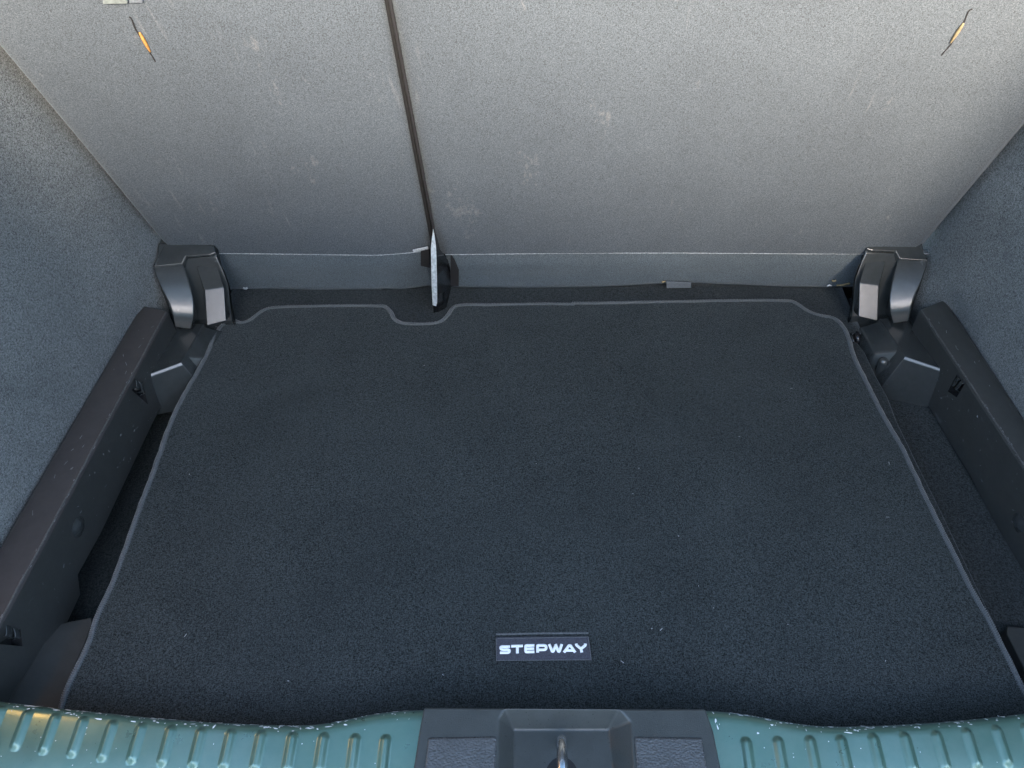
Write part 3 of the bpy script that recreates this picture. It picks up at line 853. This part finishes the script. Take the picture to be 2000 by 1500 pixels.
# chipped paint: thin bare flakes
def flake(V, F, x, y, L, W, ang):
    n_ = 7; base = len(V)
    for k in range(n_):
        a = 2 * math.pi * k / n_; rr = random.uniform(0.5, 1.1)
        dx, dy = math.cos(a) * L * rr, math.sin(a) * W * rr
        xx = x + dx * math.cos(ang) - dy * math.sin(ang); yy = y + dx * math.sin(ang) + dy * math.cos(ang)
        V.append(Vector((xx, yy, sill_z(xx, min(yy, ey(xx) - 0.0002)) + 0.00025)))
    F.append(list(range(base, base + n_)))
V = []; F = []
for i in range(300):
    left = random.random() < 0.62
    x = random.uniform(-0.54, -0.125) if left else random.uniform(0.165, 0.50)
    if random.random() < 0.72:
        d = abs(random.gauss(0, 0.0035)) + 0.0006
        flake(V, F, x, ey(x) - d, random.choice((0.0006, 0.001, 0.0018, 0.0038)) * random.uniform(.6, 1.3), random.uniform(.0004, .0010), random.gauss(-0.1, .2))
    else:
        d = random.uniform(0.006, 0.06)
        flake(V, F, x, ey(x) - d, random.uniform(.0004, .0010), random.uniform(.0003, .0006), random.uniform(0, 3))
for cx_, cy_, L, ang in ((1432, 1389, .0065, -.35), (1445, 1393, .006, -.45), (1460, 1395, .004, -.2), (1500, 1404, .004, -.4), (1508, 1416, .003, -.2), (1481, 1431, .002, 0), (1402, 1420, .004, 1.7), (1398, 1408, .003, 1.5),
                         (1393, 1390, .003, 1.9), (545, 1418, .0035, 1.6), (610, 1421, .004, 0), (418, 1418, .004, 1.2), (60, 1376, .006, -.2), (130, 1383, .006, -.2), (310, 1399, .006, -.1), (335, 1400, .007, -.1), (1870, 1409, .004, -.1), (1928, 1402, .004, -.8)):
    p = on_z(cx_, cy_, ZS + .001); flake(V, F, p.x, min(p.y, ey(p.x) - .001), L * .75, .0009, ang)
tag(mesh('paint_chips', V, F, M['chip'], t_sill), kind='stuff')

# ------------------------------------------------------------------ latch cover
t = thing('latch_cover', 'dark grey grained plastic latch cover in the middle of the green sill', 'latch cover', (0.02, 0.27, 0.05))
ZC = 0.062
def c6(cx, cy, z=ZC): return on_z(750 + cx / 2.857, 1340 + cy / 2.857, z)
# outline ring, shoulders and recess
def extend(p, q, y):    # carry a line on to a given Y
    k = (y - p.y) / (q.y - p.y); return p + (q - p) * k
YF = 0.17
oTL, oTR = c6(222, 118), c6(1795, 126)
oBL = extend(c6(195, 260), c6(165, 457), YF); oBR = extend(c6(1840, 260), c6(1880, 457), YF)
oML, oMR = c6(197, 250), c6(1838, 250)
rTL, rTR = c6(672, 122), c6(1316, 126)
sBL = extend(c6(640, 300), c6(635, 457), YF); sBR = extend(c6(1385, 200), c6(1402, 457), YF)
sML, sMR = c6(642, 180), c6(1378, 196)
ZR = 0.040
fTL, fTR = c6(725, 243, ZR), c6(1250, 243, ZR)
fBL = extend(c6(725, 243, ZR), c6(722, 457, ZR), YF); fBR = extend(c6(1250, 243, ZR), c6(1275, 457, ZR), YF)
drop = Vector((0, 0.004, -0.055))
V = [oTL, oTR, oBL, oBR, oML, oMR, rTL, rTR, sBL, sBR, sML, sMR, fTL, fTR, fBL, fBR,
     oTL + drop, oTR + drop, oBL + Vector((-.001, 0, -.05)), oBR + Vector((.001, 0, -.05)), oML + Vector((-.003, 0, -.05)), oMR + Vector((.003, 0, -.05)), rTL + drop, rTR + drop]
F = [[0, 6, 10, 4], [4, 10, 8, 2], [7, 1, 5, 11], [11, 5, 3, 9], [6, 7, 13, 12], [6, 12, 10], [10, 12, 14, 8], [7, 11, 13], [11, 9, 15, 13], [12, 13, 15, 14],
     [0, 4, 20, 16], [4, 2, 18, 20], [1, 17, 21, 5], [5, 21, 19, 3], [0, 16, 22, 6], [6, 22, 23, 7], [7, 23, 17, 1]]
mesh('cover_body', V, F, M['latch_plastic'], t, bevel=0.0022, seg=4)
def pad(pts, name='grip_pad'):
    a = [c6(x, y, ZC + 0.0002) for x, y in pts]
    a = [p if abs(y - 457) > 1 else Vector((p.x, YF + .01, p.z)) for p, (x, y) in zip(a, pts)]
    cen = sum(a, Vector()) / len(a)
    top = [p + (cen - p).normalized() * 0.003 + Vector((0, 0, 0.0022)) for p in a]
    slab(name, top, a, M['leather_plastic'], t, bevel=0.0015)
pad([(245, 285), (632, 278), (625, 457), (222, 457)])
pad([(1392, 280), (1775, 286), (1818, 457), (1408, 457)])
# flat black disc painting the hole's shade, and striker loop
hc = on_z(1097, 1500, ZR + .0006)
V = [hc + Vector((0.0165 * math.cos(q * math.pi / 12), 0.013 * math.sin(q * math.pi / 12) * 1.7 - 0.012, 0)) for q in range(24)]
slab('striker_hole_shade', V, [p - Vector((0, 0, .0004)) for p in V], M['dark'], t, bevel=0)
st = smooth_path([on_z(1096, 1462, ZR - .004), on_z(1096, 1452, ZR + .006), on_z(1097, 1446, ZR + .018), on_z(1097, 1452, ZR + .026), on_z(1098, 1475, ZR + .030), on_z(1099, 1510, ZR + .030), on_z(1100, 1560, ZR + .026), on_z(1100, 1590, ZR - .004)], 5)
ts = thing('striker', 'bright steel latch striker loop standing in the cover recess', 'striker', tuple(st[0]))
tube('striker_loop', st, 0.0050, M['steel'], ts, seg=16, up=Vector((1, 0, 0)))

# ------------------------------------------------------------------ car shell round the boot (above and beside the frame)
m, nt, b = new_mat('tailgate glass'); M['glass'] = m
tr = nt.nodes.new('ShaderNodeBsdfTransparent'); tr.inputs[0].default_value = (0.80, 0.86, 0.84, 1)
gl = nt.nodes.new('ShaderNodeBsdfGlossy'); gl.inputs['Roughness'].default_value = 0.02
mx = nt.nodes.new('ShaderNodeMixShader'); mx.inputs[0].default_value = 0.08
nt.links.new(tr.outputs[0], mx.inputs[1]); nt.links.new(gl.outputs[0], mx.inputs[2])
nt.links.new(mx.outputs[0], nt.nodes['Material Output'].inputs[0])
rf = slab('roof_lining', [Vector((-.66, .62, .96)), Vector((.66, .62, .96)), Vector((.66, 2.3, .98)), Vector((-.66, 2.3, .98))],
     [Vector((-.66, .62, 1.0)), Vector((.66, .62, 1.0)), Vector((.66, 2.3, 1.02)), Vector((-.66, 2.3, 1.02))], M['lining'], bevel=0.004)
tag(rf, kind='structure')
for s in (-1, 1):
    pts = [(.30, .40), (.60, .96), (2.3, .98), (2.3, .62), (1.25, .60), (1.12, .30)]
    o = slab('pillar_trim', [Vector((s * .652, y, z)) for y, z in pts], [Vector((s * .69, y, z)) for y, z in pts], M['latch_plastic'], bevel=0.004)
    tag(o, kind='structure')
def tg(u, v, d=0.0):   # tailgate raised over the boot: u across, v from hinge to lip
    return Vector((u * (.62 - .06 * v), .60 - .95 * v, .985 + .30 * v + d))
ou = [tg(-1, 0), tg(1, 0), tg(1, 1), tg(-1, 1)]; inn = [tg(-.82, .10), tg(.82, .10), tg(.80, .62), tg(-.80, .62)]
V = ou + inn + [p + Vector((0, 0, .035)) for p in ou + inn]
F = [[i, (i + 1) % 4, 4 + (i + 1) % 4, 4 + i] for i in range(4)] + [[8 + i, 8 + (i + 1) % 4, 12 + (i + 1) % 4, 12 + i] for i in range(4)]
F += [[i, (i + 1) % 4, 8 + (i + 1) % 4, 8 + i] for i in range(4)] + [[4 + i, 4 + (i + 1) % 4, 12 + (i + 1) % 4, 12 + i] for i in range(4)]
o = mesh('tailgate_frame', V, F, M['latch_plastic'], None, bevel=.004); tag(o, kind='structure')
o = slab('tailgate_window', [p + Vector((0, 0, .018)) for p in inn], [p + Vector((0, 0, .022)) for p in inn], M['glass'], None, bevel=0); tag(o, kind='structure')
g = bumpy_sheet('ground', -14, 14, -14, 14, -0.62, 8, 8, M['asphalt'])
tag(g, kind='structure')
prof = [(-6, -.62), (6, -.62), (6, 1.35), (.55, 1.35), (.40, 1.38), (.05, 1.48), (-6, 1.48)]  # added unseen wall, stepped to keep low sun off the lower and left seats
o = slab('added_shade_wall', [Vector((x, -1.45, z)) for x, z in prof], [Vector((x, -1.65, z)) for x, z in prof], M['shade_wall_grey'], bevel=0.01)
tag(o, kind='structure')

# boot lamp on the left side trim, lit (its warm glow shows on the sill and the rail)
t = thing('boot_lamp', 'small lit boot lamp on the left side trim above the sill', 'lamp', (-.640, .385, .27))
slab('lamp_housing', [Vector((-.644, y, z)) for y, z in ((.35, .245), (.42, .245), (.42, .30), (.35, .30))], [Vector((-.634, y, z)) for y, z in ((.35, .245), (.42, .245), (.42, .30), (.35, .30))], M['plastic'], t, bevel=.002)
m, nt, b = new_mat('lamp lens'); M['lens'] = m
b.inputs['Emission Color'].default_value = (1.0, 0.50, 0.14, 1); b.inputs['Emission Strength'].default_value = 4.5
slab('lens', [Vector((-.635, y, z)) for y, z in ((.355, .25), (.415, .25), (.415, .295), (.355, .295))], [Vector((-.631, y, z)) for y, z in ((.357, .252), (.413, .252), (.413, .293), (.357, .293))], M['lens'], t, bevel=.001)
